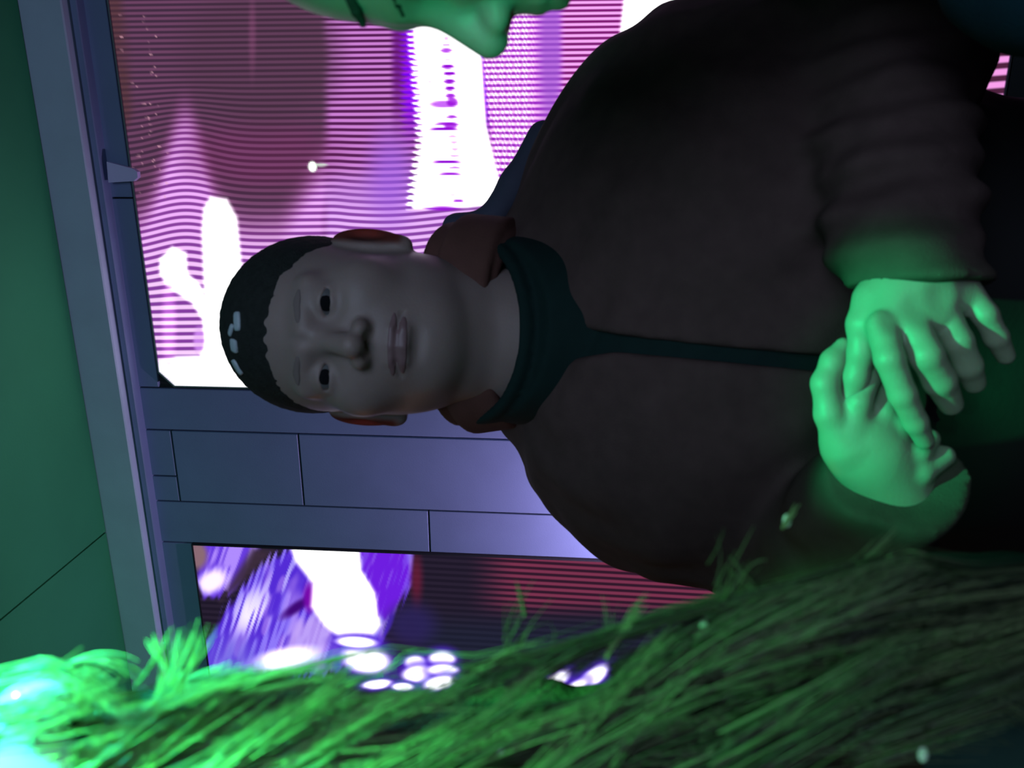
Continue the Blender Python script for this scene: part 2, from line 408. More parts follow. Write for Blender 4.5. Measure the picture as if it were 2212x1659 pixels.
def paint_two(x, y):
    n = x.shape; lo = np.empty(n + (3,)); hi = np.empty(n + (3,))
    lo[:] = (30, 24, 40); hi[:] = (40, 32, 50)
    def put(m, cl, ch=None):
        nonlocal lo, hi
        ch = cl if ch is None else ch
        m = m[..., None]; lo = lo * (1 - m) + np.array(cl) * m; hi = hi * (1 - m) + np.array(ch) * m
    # ragged vertical streaks, like wet brush hairs
    st = vnoise(x * 1.0 + y * 0.33, y * 0.12, 6, 11); st2 = vnoise(x + y * 0.33, y * .3, 14, 12)
    jag = (st - 0.5) * 34
    put(ss(1000, 1120, x) * (1 - ss(1290, 1350, y)), (48, 24, 42), (122, 50, 78))
    put(ss(1300, 1380, y) * ss(880, 930, x), (28, 30, 48), (34, 36, 56))
    reg = poly_mask(x, y + jag * .6, [(440, 1150), (520, 1150), (600, 1110), (540, 1220), (500, 1280), (440, 1290), (425, 1250)], 6)
    put(reg, (104, 60, 224)); put(reg * ss(.35, .7, st), (176, 140, 255)); put(blob(x, y, 458, 1256, 34, 22, .5, -30) * reg, (270, 250, 300))
    put(blob(x, y, 425, 1200, 22, 30, .4), (138, 106, 116))
    reg2 = poly_mask(x, y + jag, [(440, 1460), (444, 1380), (500, 1300), (550, 1230), (600, 1200), (640, 1170), (640, 1100), (900, 1100), (888, 1260), (850, 1330), (820, 1390), (700, 1460)], 6)
    put(reg2, (84, 44, 214)); put(reg2 * ss(.4, .75, st) * .9, (150, 130, 255)); put(reg2 * ss(.55, .8, st2) * .5, (190, 150, 250))
    put(blob(x, y, 545, 1318, 52, 30, .7, -55) * ss(.25, .6, st), (250, 240, 290)); put(blob(x, y, 600, 1260, 60, 18, .7, -45) * ss(.4, .7, st) * .8, (190, 180, 255))
    put(poly_mask(x, y, [(475, 1300), (520, 1262), (560, 1222), (590, 1190), (545, 1185), (510, 1240), (480, 1290)], 10) * .9, (62, 46, 62))
    put(blob(x, y, 640, 1312, 36, 10, .6, -35), (64, 10, 120)); put(blob(x, y, 668, 1290, 12, 30, .6), (120, 10, 170))
    put(poly_mask(x, y + jag * .5, [(600, 1420), (640, 1350), (690, 1325), (720, 1380), (690, 1440), (560, 1450)], 14) * .8, (200, 170, 250))
    put(poly_mask(x, y, [(620, 1100), (776, 1100), (780, 1230), (812, 1280), (822, 1350), (806, 1372), (730, 1375), (700, 1350), (672, 1310), (676, 1260), (640, 1215), (628, 1185)], 8), (330, 330, 330))
    put(poly_mask(x, y, [(770, 1100), (850, 1100), (880, 1195), (886, 1240), (870, 1290), (835, 1340), (818, 1330), (812, 1280), (784, 1230)], 7) * (1 - .35 * ss(.5, .8, st)), (110, 30, 225))
    put(blob(x, y, 900, 1250, 12, 50, .8) * .6, (130, 30, 60)); put(blob(x, y, 890, 1350, 50, 45, .6) * .8, (44, 36, 92))
    put(blob(x, y, 610, 1425, 70, 22, .5, -12), (330, 320, 340)); put(blob(x, y, 500, 1440, 60, 60, .6) * (.4 + .6 * st), (120, 110, 230))
    for cx, cy, rx, ry, a in [(790, 1424, 44, 24, 12), (770, 1387, 36, 9, 3), (898, 1432, 20, 12, 0), (955, 1424, 24, 14, 0), (905, 1456, 30, 14, -5), (958, 1448, 28, 10, 0), (950, 1476, 30, 12, -12),
                              (815, 1478, 28, 8, -5), (870, 1484, 20, 7, 0), (960, 1516, 50, 7, -6), (1040, 1516, 26, 5, 0), (1200, 1472, 30, 13, -38), (1280, 1464, 34, 13, -38), (1235, 1495, 34, 12, -38), (1205, 1518, 16, 8, -30),
                              (850, 1574, 34, 8, -12), (902, 1570, 28, 12, -20), (700, 1545, 60, 7, -8), (655, 1555, 12, 9, 0)]:
        put(blob(x, y, cx, cy, rx * 1.5, ry * 1.9, .5, a) * .9, (80, 40, 210)); put(blob(x, y, cx, cy, rx * 1.15, ry * 1.25, .35, a), (330, 330, 340))
    ph = 2 * math.pi * (y - 0.055 * (x - 1000)) / 12.6
    return lo, hi, ph

def screen_mat(name, stripe):
    m = bpy.data.materials.new(name); m.use_nodes = True; nt = m.node_tree
    for nn in list(nt.nodes):
        if nn.type == 'BSDF_PRINCIPLED': nt.nodes.remove(nn)
    out = [nn for nn in nt.nodes if nn.type == 'OUTPUT_MATERIAL'][0]
    em = nt.nodes.new('ShaderNodeEmission'); nt.links.new(em.outputs[0], out.inputs[0])
    A = nt.nodes.new('ShaderNodeAttribute'); A.attribute_name = 'low_colour'
    B = nt.nodes.new('ShaderNodeAttribute'); B.attribute_name = 'high_colour'
    Pn = nt.nodes.new('ShaderNodeAttribute'); Pn.attribute_name = 'line_phase'
    si = nt.nodes.new('ShaderNodeMath'); si.operation = 'SINE'; nt.links.new(Pn.outputs['Fac'], si.inputs[0])
    mr = nt.nodes.new('ShaderNodeMapRange'); mr.interpolation_type = 'SMOOTHSTEP'; nt.links.new(si.outputs[0], mr.inputs[0])
    mr.inputs[1].default_value = -0.75; mr.inputs[2].default_value = 0.75
    mx = nt.nodes.new('ShaderNodeMix'); mx.data_type = 'RGBA'
    nt.links.new(mr.outputs[0], mx.inputs[0]); nt.links.new(A.outputs['Color'], mx.inputs[6]); nt.links.new(B.outputs['Color'], mx.inputs[7])
    nt.links.new(mx.outputs[2], em.inputs[0]); em.inputs[1].default_value = 1.0
    m.cycles.emission_sampling = 'NONE'
    return m
def lin_hi(c):
    return np.where(c > 255, 1 + (c - 255) / 75.0 * 1.2, lin(np.minimum(c, 255)))
def screen_face(s0, s1, z0, z1, step, paint, mat, parent, cut=0.0):
    ns = int((s1 - s0) / step); nz = int((z1 - z0) / step)
    sg, zg = np.meshgrid(np.linspace(s0, s1, ns), np.linspace(z0, z1, nz), indexing='ij')
    Q = W0 + wdir * sg[..., None] + wnor * 0.004; Q[..., 2] = zg
    x, y = pix(Q)
    lo, hi, ph = paint(x, y)
    idx = np.arange(ns * nz).reshape(ns, nz)
    fc = np.stack([idx[:-1, :-1], idx[1:, :-1], idx[1:, 1:], idx[:-1, 1:]], -1).reshape(-1, 4)
    if cut:
        c = Q.reshape(-1, 3)[fc].mean(1); s = (c - W0) @ wdir
        fc = fc[~(((s - s0) + (z1 - c[:, 2])) < cut)]
    o = child('display', Q.reshape(-1, 3), fc, mat, parent, smooth=False)
    me = o.data
    for nm, c in (('low_colour', lo), ('high_colour', hi)):
        a = me.attributes.new(nm, 'FLOAT_VECTOR', 'POINT'); a.data.foreach_set('vector', lin_hi(c).astype(np.float32).ravel())
    a = me.attributes.new('line_phase', 'FLOAT', 'POINT'); a.data.foreach_set('value', ph.astype(np.float32).ravel())
    return o
def screen_frame(name, s0, s1, z0, z1, t, cut, parent, mat):
    # bezel ring with the chamfered upper left corner, and a body behind it
    ou = [(s0 - t, z0 - t), (s1 + t, z0 - t), (s1 + t, z1 + t), (s0 - t + cut, z1 + t), (s0 - t, z1 + t - cut)]
    inn = [(s0, z0), (s1, z0), (s1, z1), (s0 + cut - t * .4, z1), (s0, z1 - cut + t * .4)]
    v = [wp(s, z, o) for o in (-0.011, 0.010) for ring in (ou, inn) for s, z in ring]
    f = []; n = 5
    for i in range(n):
        j = (i + 1) % n
        f += [(2 * n + i, 2 * n + j, 3 * n + j, 3 * n + i), (i, n + i, n + j, j), (i, j, 2 * n + j, 2 * n + i), (n + i, 3 * n + i, 3 * n + j, n + j)]
    child(name, v, f, mat, parent, smooth=False)
    v = [wp(s, z, o) for o in (-0.010, 0.003) for s, z in inn]
    f = [(4, 3, 2, 1, 0), (5, 6, 7, 8, 9)] + [(i, (i + 1) % 5, 5 + (i + 1) % 5, 5 + i) for i in range(5)]
    child('screen_body', v, f, m_dark, parent, smooth=False)
c1 = wp((s1_left + s1_right) / 2, z1_bot, 0.0)
scr1 = thing('led_screen', 'large pink and white striped LED screen behind the man\'s head and shoulder', 'screen', c1)
screen_frame('bezel', s1_left, s1_right, z1_bot, z1_top, 0.005, 0.05, scr1, m_metal)
screen_face(s1_left, s1_left + 1.75, z1_bot, z1_top, 0.005, paint_one, screen_mat('led_screen_pink', True), scr1, 0.05)
c2 = wp((s2_left + s2_right) / 2, z2_bot, 0.0)
scr2 = thing('led_screen', 'LED screen with violet and white petals partly behind the long hair', 'screen', c2)
screen_frame('bezel', s2_left, s2_right, z2_bot, z2_top, 0.004, 0.001, scr2, m_dark)
screen_face(s2_left, s2_right, z2_bot, z2_top, 0.005, paint_two, screen_mat('led_screen_violet', True), scr2, 0.0)
# the pale wedge-shaped hook over the big screen's upper edge
q = [hit(234, 349, .02), hit(238, 394, .02), hit(292, 391, .02), hit(301, 383, .02), hit(300, 371, .02), hit(290, 364, .02)]
v = [wp(s, z, 0.012) for s, z in q] + [wp(s, z, 0.03) for s, z in q]
f = [(5, 4, 3, 2, 1, 0), (6, 7, 8, 9, 10, 11)] + [(i, (i + 1) % 6, 6 + (i + 1) % 6, 6 + i) for i in range(6)]
m_wedge = principled('pale_plastic', (0.62, 0.62, 0.95), 0.4)
o = mesh_obj('wall_bracket', v, f, m_wedge, smooth=False)
tag(o, 'small pale violet wedge-shaped bracket above the striped screen\'s upper edge', 'bracket')

# unseen uplight added behind the man to wash the panels between the screens
ul = wp(hit(1560, 1120)[0], hit(1560, 1120)[1], 0.30)
l = spot('added_violet_uplight', ul, wp(hit(1180, 1130)[0], hit(1180, 1130)[1], 0.0), 54.0, (0.80, 0.56, 0.95), 120, 1.0, 0.02)
m_blk = principled('black_plastic', (0.015, 0.015, 0.017), 0.5)
V, Fc = surface_nets(lambda p: np.minimum(cone(p, (0, -0.085, 0), (0, -0.055, 0), 0.020, 0.024), np.minimum(cone(p, (0, -0.05, 0), (0, -0.05, 0.26), 0.008, 0.008), cone(p, (0, -0.05, .255), (0, -.05, .275), 0.04, 0.04))), (-.06, -.12, -.06), (.06, .03, .34), 0.006)
Vw = ul + V[:, :1] * wdir + V[:, 1:2] * np.array([0, 0, 1.0]) - V[:, 2:] * wnor
o = mesh_obj('added_wall_lamp', Vw, fix_winding(Vw, Fc), m_blk); tag(o, 'small black uplight added unseen behind the man for the violet wall glow', 'lamp')

# ------------------------------------------------------------------ heads
def head_sdf(p, ears=True, nose=0.0, fore=0.0):
    X = np.abs(p[..., 0]); q = np.stack([X, p[..., 1], p[..., 2]], -1)
    d = ell(p, (0, -0.018 + fore * .5, 0.040), (0.081, 0.096 + fore * .5, 0.082))
    d = smin(d, ell(p, (0, 0.022, -0.025), (0.071, 0.070, 0.086)), 0.03)
    d = smin(d, ell(p, (0, 0.042, -0.084), (0.042, 0.036, 0.027)), 0.03)
    d = smin(d, ell(q, (0.049, -0.005, -0.060), (0.020, 0.040, 0.030)), 0.03)
    d = smin(d, ell(q, (0.040, 0.058, -0.022), (0.027, 0.026, 0.024)), 0.02)
    d = smin(d, cone(q, (0.008, 0.084, 0.021), (0.044, 0.070, 0.022), 0.008, 0.008), 0.014)
    d = smax(d, -ell(q, (0.032, 0.098, 0.003), (0.018, 0.015, 0.012)), 0.012)
    d = smin(d, ell(p, (0, 0.070, -0.052), (0.028, 0.022, 0.020)), 0.015)
    d = smin(d, cone(p, (0, 0.084, 0.010), (0, 0.107 - nose, -0.024), 0.0065, 0.0105), 0.010)
    d = smin(d, ell(q, (0.0130, 0.096 - nose * .6, -0.029), (0.0085, 0.011, 0.0075)), 0.006)
    d = smax(d, -ell(q, (0.0075, 0.102, -0.037), (0.0042, 0.006, 0.004)), 0.003)
    # lids
    lid = sph(q, (0.032, 0.0735, 0.004), 0.0150)
    slit = ell(q, (0.032, 0.092, 0.003), (0.0135, 0.02, 0.0032))
    d = smin(d, lid, 0.006); d = smax(d, -slit, 0.002)
    # lips
    d = smin(d, chain(q, [(0, 0.0905, -0.0530), (0.012, 0.088, -0.0530), (0.026, 0.077, -0.0585)], [0.0050, 0.0048, 0.0022]), 0.004)
    d = smin(d, chain(q, [(0, 0.0890, -0.0635), (0.012, 0.086, -0.0630), (0.024, 0.078, -0.0595)], [0.0062, 0.0055, 0.0025]), 0.004)
    d = smax(d, -chain(q, [(0, 0.0975, -0.0580), (0.014, 0.0935, -0.0582), (0.027, 0.083, -0.0605)], [0.0016, 0.0016, 0.0012]), 0.0025)
    d = smax(d, -ell(p, (0, 0.092, -0.076), (0.020, 0.008, 0.005)), 0.006)
    # neck
    d = smin(d, cone(p, (0, -0.015, -0.085), (0, -0.035, -0.20), 0.062, 0.068), 0.025)
    d = smin(d, ell(p, (0, 0.004, -0.110), (0.050, 0.040, 0.022)), 0.016)
    if ears:
        e = ell(np.stack([(q[..., 0] - 0.0825) * 0.96 - (q[..., 1] - 0.0) * -0.30, (q[..., 1] + 0.005) * 0.96 - 0.30 * (q[..., 0] - 0.0825), q[..., 2] + 0.012 + 0.15 * (q[..., 1])], -1), (0, 0, 0), (0.0085, 0.019, 0.032))
        lobe = ell(q, (0.082, 0.002, -0.042), (0.007, 0.009, 0.011))
        e = smin(e, lobe, 0.008)
        e = smax(e, -ell(q, (0.089, 0.008, -0.010), (0.006, 0.010, 0.018)), 0.004)
        d = smin(d, e, 0.011)
    return d
def ear_glow(m):
    """ears are thin enough for the light behind them to shine through"""
    nt = m.node_tree; b = nt.nodes['Principled BSDF']; out = [n for n in nt.nodes if n.type == 'OUTPUT_MATERIAL'][0]
    a = nt.nodes.new('ShaderNodeAttribute'); a.attribute_name = 'thinness'
    t = nt.nodes.new('ShaderNodeBsdfTranslucent'); t.inputs[0].default_value = (0.75, 0.20, 0.05, 1)
    mx = nt.nodes.new('ShaderNodeMixShader'); nt.links.new(a.outputs['Fac'], mx.inputs[0])
    nt.links.new(b.outputs[0], mx.inputs[1]); nt.links.new(t.outputs[0], mx.inputs[2]); nt.links.new(mx.outputs[0], out.inputs[0])
m_skin = principled('skin', (0.30, 0.225, 0.205), 0.5, 0.4, sss=0.25, sss_rad=(0.012, 0.004, 0.002), noise=0.10, nscale=35, bump=0.12, bscale=450)
ear_glow(m_skin)
def skin_mat_with_lips(name, R, C, sc, base=m_skin):
    return base
def make_head(C, R, sc, h, ears=True, nose=0.0, fore=0.0):
    """C centre in camera axes; columns of R are the head's right, face and up directions in camera axes"""
    V, Fc = surface_nets(lambda p: head_sdf(p, ears, nose, fore), (-0.115, -0.13, -0.20), (0.115, 0.13, 0.135), h)
    Vc = C + (V * sc) @ R.T
    return V, Vc, Fc
def headpart(fn, lo, hi, h, C, R, sc):
    V, Fc = surface_nets(fn, lo, hi, h)
    W = to_world(C + (V * sc) @ R.T)
    return W, fix_winding(W, Fc)
m_hair = principled('cropped_dark_hair', (0.020, 0.024, 0.022), 0.85, 0.2, noise=0.5, nscale=160, bump=0.8, bscale=500)
m_sclera = principled('eye_white', (0.12, 0.12, 0.125), 0.35)
m_iris = principled('dark_iris', (0.008, 0.008, 0.01), 0.9, 0.05)

# base orientation: face direction is -d (towards the camera); local x -> camera-right
def head_R(yaw, pitch, roll):
    B = np.array([[-1, 0, 0], [0, 0, 1], [0, -1, 0]], float).T   # columns: local x, y, z in (a, b, d)
    B = np.array([[-1, 0, 0], [0, 0, 1], [0, -1, 0]], float)
    # local x->(-1,0,0), local y->(0,0,-1), local z->(0,1,0)
    B = np.column_stack([(-1, 0, 0), (0, 0, -1), (0, 1, 0)]).astype(float)
    return B @ rot(yaw, pitch, roll)

# ------------------------------------------------------------------ the man
feet = cf(0.06, 0, 0.95); feet[2] = 0
man = thing('person', 'man with cropped dark hair in dark brown jacket, hands crossed at his belly', 'person', feet)
HC = P(764, 712, 0.835); HR = head_R(math.radians(-10), math.radians(3), math.radians(-3)); HS = 1.075
V0, Vc, Fc = make_head(HC, HR, HS, 0.0021)
Wd = to_world(Vc)
parts_V = [Wd]; parts_F = [fix_winding(Wd, Fc)]

# hands, in camera axes
def H(pts, d): return [P(x, y, dd) for (x, y), dd in zip(pts, d)]
px = 0.60 / F
def hand_a(p):
    k = 0.006
    d = chain(p, H([(1985, 560), (1975, 620)], [0.605, 0.590]), [0.032, 0.033])
    d = smin(d, cone(p, P(1912, 660, 0.588), P(1912, 700, 0.572), 0.018, 0.012), 0.015)
    d = smin(d, cone(p, P(1950, 630, 0.585), P(1962, 700, 0.566), 0.020, 0.013), 0.012)
    d = smin(d, cone(p, P(2000, 615, 0.582), P(2020, 682, 0.568), 0.020, 0.013), 0.012)
    d = smin(d, cone(p, P(2050, 600, 0.588), P(2084, 645, 0.575), 0.018, 0.012), 0.012)
    F_ = [
        (H([(1906, 705), (1922, 775), (1950, 852), (1978, 912), (1997, 950)], [.564, .552, .556, .564, .572]), [.0110, .0096, .0090, .0080, .0066]),
        (H([(1966, 695), (2002, 768), (2030, 822), (2054, 872)], [.564, .552, .560, .574]), [.0118, .0108, .0106, .0082]),
        (H([(2034, 670), (2070, 738), (2091, 790), (2104, 826)], [.570, .560, .566, .577]), [.0108, .0096, .0092, .0078]),
        (H([(2090, 632), (2128, 680), (2152, 728), (2172, 768)], [.574, .566, .570, .578]), [.0098, .0084, .0078, .0064]),
    ]
    for pts, rs in F_: d = smin(d, chain(p, pts, rs, 0.003), 0.002)
    d = smin(d, chain(p, H([(1885, 650), (1866, 700), (1862, 760), (1850, 815), (1838, 868)], [.590, .588, .590, .596, .602]), [.014, .0115, .0095, .0090, .0070], 0.004), 0.006)
    # knuckle dimples
    for (x, y) in ((1935, 668), (1990, 655), (2050, 640)): d = smax(d, -sph(p, P(x, y, 0.545), 0.012), 0.008)
    return d
def hand_b(p):
    d = ell(p, P(1868, 955, 0.614), (0.030, 0.029, 0.016))
    d = smin(d, cone(p, P(1862, 950, 0.615), P(1935, 1075, 0.625), 0.024, 0.030), 0.02)
    d = smin(d, cone(p, P(1905, 975, 0.612), P(1970, 990, 0.615), 0.020, 0.016), 0.015)
    d = smin(d, chain(p, H([(1830, 960), (1794, 895), (1783, 828), (1800, 780), (1822, 748)], [.61, .605, .603, .603, .604]), [.018, .0112, .0098, .0088, .0064], .004), 0.005)
    d = smin(d, chain(p, H([(1842, 925), (1856, 868), (1876, 815), (1890, 780)], [.604, .598, .600, .606]), [.013, .0092, .0085, .0075], .003), 0.004)
    d = smin(d, chain(p, H([(1893, 950), (1912, 892), (1924, 842), (1930, 800)], [.606, .602, .606, .612]), [.012, .0090, .0085, .0075], .003), 0.004)
    d = smin(d, chain(p, H([(1925, 968), (1948, 915), (1962, 868)], [.606, .600, .606]), [.0115, .0088, .0080], .003), 0.004)
    d = smin(d, chain(p, H([(1950, 1000), (1985, 975), (2008, 948)], [.608, .600, .604]), [.0115, .0090, .0075], .003), 0.004)
    d = smin(d, chain(p, H([(1930, 1030), (1990, 1018), (2040, 985)], [.612, .602, .604]), [.0115, .0092, .0078], .003), 0.004)
    return d
lo = np.minimum(P(2230, 1110, .66), P(2230, 1110, .53)); hi = np.maximum(P(1740, 540, .66), P(1740, 540, .53))
lo = np.array([P(0, 1120, .6)[0], P(2230, 0, .6)[1], .525]); hi = np.array([P(0, 525, .6)[0], P(1740, 0, .6)[1], .665])
for fn in (hand_a, hand_b):
    V, Fc = surface_nets(fn, lo, hi, 0.0017)
    Wd = to_world(V); parts_V.append(Wd); parts_F.append(fix_winding(Wd, Fc))
# forearms and upper body under the clothes keep the figure continuous
def under(p):
    d = cone(p, P(1560, 400, .93), P(1500, 870, .93), .10, .10)
    d = smin(d, cone(p, P(1060, 715, .90), P(1350, 690, .93), .066, .09), .06)
    d = smin(d, cone(p, P(1500, 650, .95), (0.06, -.62, .93), .13, .12), .08)
    d = smin(d, cone(p, P(1560, 330, .90), P(1880, 120, .80), .055, .045), .04)
    d = smin(d, cone(p, P(1880, 120, .80), P(1985, 575, .603), .042, .028), .02)
    d = smin(d, cone(p, P(1500, 960, .90), P(1760, 1230, .82), .055, .042), .04)
    d = smin(d, cone(p, P(1760, 1230, .82), P(1930, 1070, .626), .040, .028), .02)
    return d
V, Fc = surface_nets(under, (-.42, -.80, .55), (.45, .10, 1.12), 0.0065)
Wd = to_world(V); parts_V.append(Wd); parts_F.append(fix_winding(Wd, Fc))
off = 0; FF = []
for V_, F_ in zip(parts_V, parts_F): FF.append(F_ + off); off += len(V_)
body = child('body', np.concatenate(parts_V), np.concatenate(FF), m_skin, man)
th = np.zeros(len(body.data.vertices), np.float32)
th[:len(V0)] = 0.85 * ss(0.078, 0.085, np.abs(V0[:, 0])) * ss(-.05, -.04, V0[:, 2]) * ss(.035, .02, V0[:, 2])
body.data.attributes.new('thinness', 'FLOAT', 'POINT').data.foreach_set('value', th)
# hair
def hair_fn(p):
    d = ell(p, (0, -0.020, 0.041), (0.0845, 0.099, 0.0865))
    z, y_, x_ = p[..., 2], p[..., 1], np.abs(p[..., 0])
    line = 0.050 - 0.02 * ss(0.045, 0.075, x_) - (0.075 - y_) * 0.05       # hairline over the forehead
    side = 0.048 - ss(0.048, 0.072, x_) * 0.040 - ss(0.0, -0.08, y_) * 0.13
    cut = side - z + 0.0016 * np.sin(x_ * 900) 
    d = d + 0.0006 * np.sin(p[..., 0] * 420) * np.sin(p[..., 1] * 390) * np.sin(p[..., 2] * 410)
    return smax(d, cut, 0.004)
Wd, Fc = headpart(hair_fn, (-.1, -.13, -.1), (.1, .1, .14), .0022, HC, HR, HS)
hair = child('hair', Wd, Fc, m_hair, man)
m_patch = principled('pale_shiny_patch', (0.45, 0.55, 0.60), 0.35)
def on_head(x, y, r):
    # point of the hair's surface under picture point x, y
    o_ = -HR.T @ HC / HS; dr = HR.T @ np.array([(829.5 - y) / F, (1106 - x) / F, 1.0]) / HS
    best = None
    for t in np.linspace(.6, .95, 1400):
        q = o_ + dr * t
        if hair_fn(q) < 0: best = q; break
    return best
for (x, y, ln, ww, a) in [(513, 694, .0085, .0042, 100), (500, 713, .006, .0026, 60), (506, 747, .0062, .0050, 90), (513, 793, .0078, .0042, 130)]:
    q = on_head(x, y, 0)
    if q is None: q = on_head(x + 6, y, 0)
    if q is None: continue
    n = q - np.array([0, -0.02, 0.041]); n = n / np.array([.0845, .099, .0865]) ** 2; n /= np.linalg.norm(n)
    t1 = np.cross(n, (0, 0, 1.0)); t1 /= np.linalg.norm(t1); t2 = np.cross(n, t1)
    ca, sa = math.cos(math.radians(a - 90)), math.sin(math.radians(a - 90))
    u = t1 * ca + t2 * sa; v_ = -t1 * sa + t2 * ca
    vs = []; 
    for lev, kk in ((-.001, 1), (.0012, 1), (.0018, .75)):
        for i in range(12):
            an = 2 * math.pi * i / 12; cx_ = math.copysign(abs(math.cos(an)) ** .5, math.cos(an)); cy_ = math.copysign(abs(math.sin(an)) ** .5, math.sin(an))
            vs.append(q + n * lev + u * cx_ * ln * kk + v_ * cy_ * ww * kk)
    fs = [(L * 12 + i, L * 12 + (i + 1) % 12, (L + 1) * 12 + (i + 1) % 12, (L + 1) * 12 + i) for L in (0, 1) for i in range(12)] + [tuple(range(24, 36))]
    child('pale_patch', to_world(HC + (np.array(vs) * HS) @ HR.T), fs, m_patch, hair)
# eyes and brows
for sx in (-1, 1):
    Wd, Fc = headpart(lambda p: sph(p, (sx * .032, .0735, .004), .0138), (sx * .032 - .02, .05, -.02), (sx * .032 + .02, .095, .025), .0016, HC, HR, HS)
    e = child('eye', Wd, Fc, m_sclera, man)
    Wd, Fc = headpart(lambda p: np.maximum(sph(p, (sx * .032, .0735, .004), .0142), np.hypot(p[..., 0] - sx * .031, p[..., 2] - .003) - .0068), (sx * .032 - .012, .08, -.01), (sx * .032 + .012, .095, .018), .0009, HC, HR, HS)
    child('iris', Wd, Fc, m_iris, e)
    Wd, Fc = headpart(lambda p: np.maximum(head_sdf(p, False) - .0009, chain(np.stack([p[..., 0] * sx, p[..., 1], p[..., 2]], -1), [(.014, .088, .024), (.032, .085, .029), (.050, .068, .024)], [.003, .003, .001]) - 0.0004),
                      (min(sx * .008, sx * .062), .04, .012), (max(sx * .008, sx * .062), .11, .042), .0012, HC, HR, HS)
    child('eyebrow', Wd, Fc, principled('eyebrow_hair', (.20, .155, .145), .9), man)
# lips
Wd, Fc = headpart(lambda p: np.maximum(head_sdf(p, False) - .0006, np.minimum(ell(p, (0, .086, -.0545), (.027, .02, .0040)), ell(p, (0, .086, -.0625), (.024, .02, .0050)))), (-.03, .05, -.075), (.03, .11, -.045), .0011, HC, HR, HS)
child('lips', Wd, Fc, principled('lip_skin', (.22, .13, .135), .45, noise=.1), man)

# ---- clothes
def wrinkle(p, amp=1.0):
    a, b, c = p[..., 0], p[..., 1], p[..., 2]
    return amp * (0.0035 * np.sin(a * 31 + 3 * np.sin(b * 23)) * np.sin(b * 27 + 2.2 * np.sin(a * 19 + c * 15)) + 0.002 * np.sin(a * 62 + b * 41 + 2 * np.sin(c * 50)))
def torso(p):
    d = sph(p, P(1578, 446, .92), .220)
    d = smin(d, sph(p, P(1502, 862, .92), .203), .05)
    d = smin(d, cone(p, P(1120, 690, .93), P(1450, 520, .93), .085, .16), .05)
    d = smin(d, cone(p, P(1120, 720, .93), P(1450, 800, .93), .085, .16), .05)
    d = smin(d, cone(p, P(1600, 640, .93), (0.11, -.66, .91), .22, .20), .10)
    d = smin(d, cone(p, P(1750, 800, .95), (-.03, -.66, .93), .19, .20), .08)
    return d
def sleeve_a(p):
    d = cone(p, P(1560, 380, .88), P(1890, 110, .79), .13, .098)
    fore = cone(p, P(1890, 115, .77), P(1972, 660, .590), .084, .0480)
    t = np.clip((p[..., 0] - P(0, 600, .6)[0]) / .3, 0, 1)
    fore = fore + .0035 * np.sin(t * 55 + 20 * p[..., 1]) + .003 * np.sin(t * 23 - 35 * p[..., 1])
    d = smin(d, fore, .04)
    return d
def sleeve_b(p):
    d = cone(p, P(1500, 960, .90), P(1750, 1215, .84), .115, .085)
    fore = cone(p, P(1760, 1250, .80), P(1928, 1040, .62), .078, .0475)
    fore = fore + .003 * np.sin(p[..., 0] * 60 + p[..., 1] * 90)
    return smin(d, fore, .04)
def proj_px(p):
    d = np.maximum(p[..., 2], .2)
    return 1106 - p[..., 1] / d * F, 829.5 - p[..., 0] / d * F
OPX = [1090, 1130, 1180, 1250, 1330, 1400, 1550, 1770, 1900, 2300]
OPT = [690, 694, 700, 708, 722, 732, 748, 768, 775, 800]
OPB = [815, 812, 800, 772, 760, 766, 780, 802, 812, 840]
def opening(p, grow=0):
    x, y = proj_px(p)
    t = np.interp(x, OPX, OPT) - grow; b = np.interp(x, OPX, OPB) + grow
    return np.maximum(np.maximum(t - y, y - b) / 2200.0, np.maximum(np.maximum(1085 - x, x - 1860) / 2200.0, p[..., 2] - .90))
def neckhole(p): return cone(p, P(900, 712, .84), P(1130, 716, .885), .080, .078)
def jacket_fn(p):
    w_ = wrinkle(p)
    ca = P(1985, 606, .575); sa = sleeve_a(p); sa = np.where((p[..., 1] < -.22) & (p[..., 0] > -.1), np.maximum(sa, ca[0] - p[..., 0]), sa)
    bx = P(1915, 1028, .615); ax = P(1870, 1200, .70); n = (bx - ax) / np.linalg.norm(bx - ax)
    sb = np.maximum(sleeve_b(p), (p - bx) @ n)
    hem = -.365 - p[..., 1] + .004 * np.sin(p[..., 0] * 30)
    d = smin(np.maximum(torso(p), hem), smin(sa, sb, .008), .022) + w_
    d = smax(d, -opening(p), .006)
    d = smax(d, -neckhole(p), .008)
    return d
m_jacket = principled('brown_jacket_cloth', (0.084, 0.054, 0.050), 0.9, 0.15, noise=0.25, nscale=60, bump=0.35, bscale=700)
V, Fc = surface_nets(jacket_fn, (-.45, -.66, .50), (.52, .14, 1.18), 0.0045)
Wd = to_world(V); jacket = child('jacket', Wd, fix_winding(Wd, Fc), m_jacket, man)
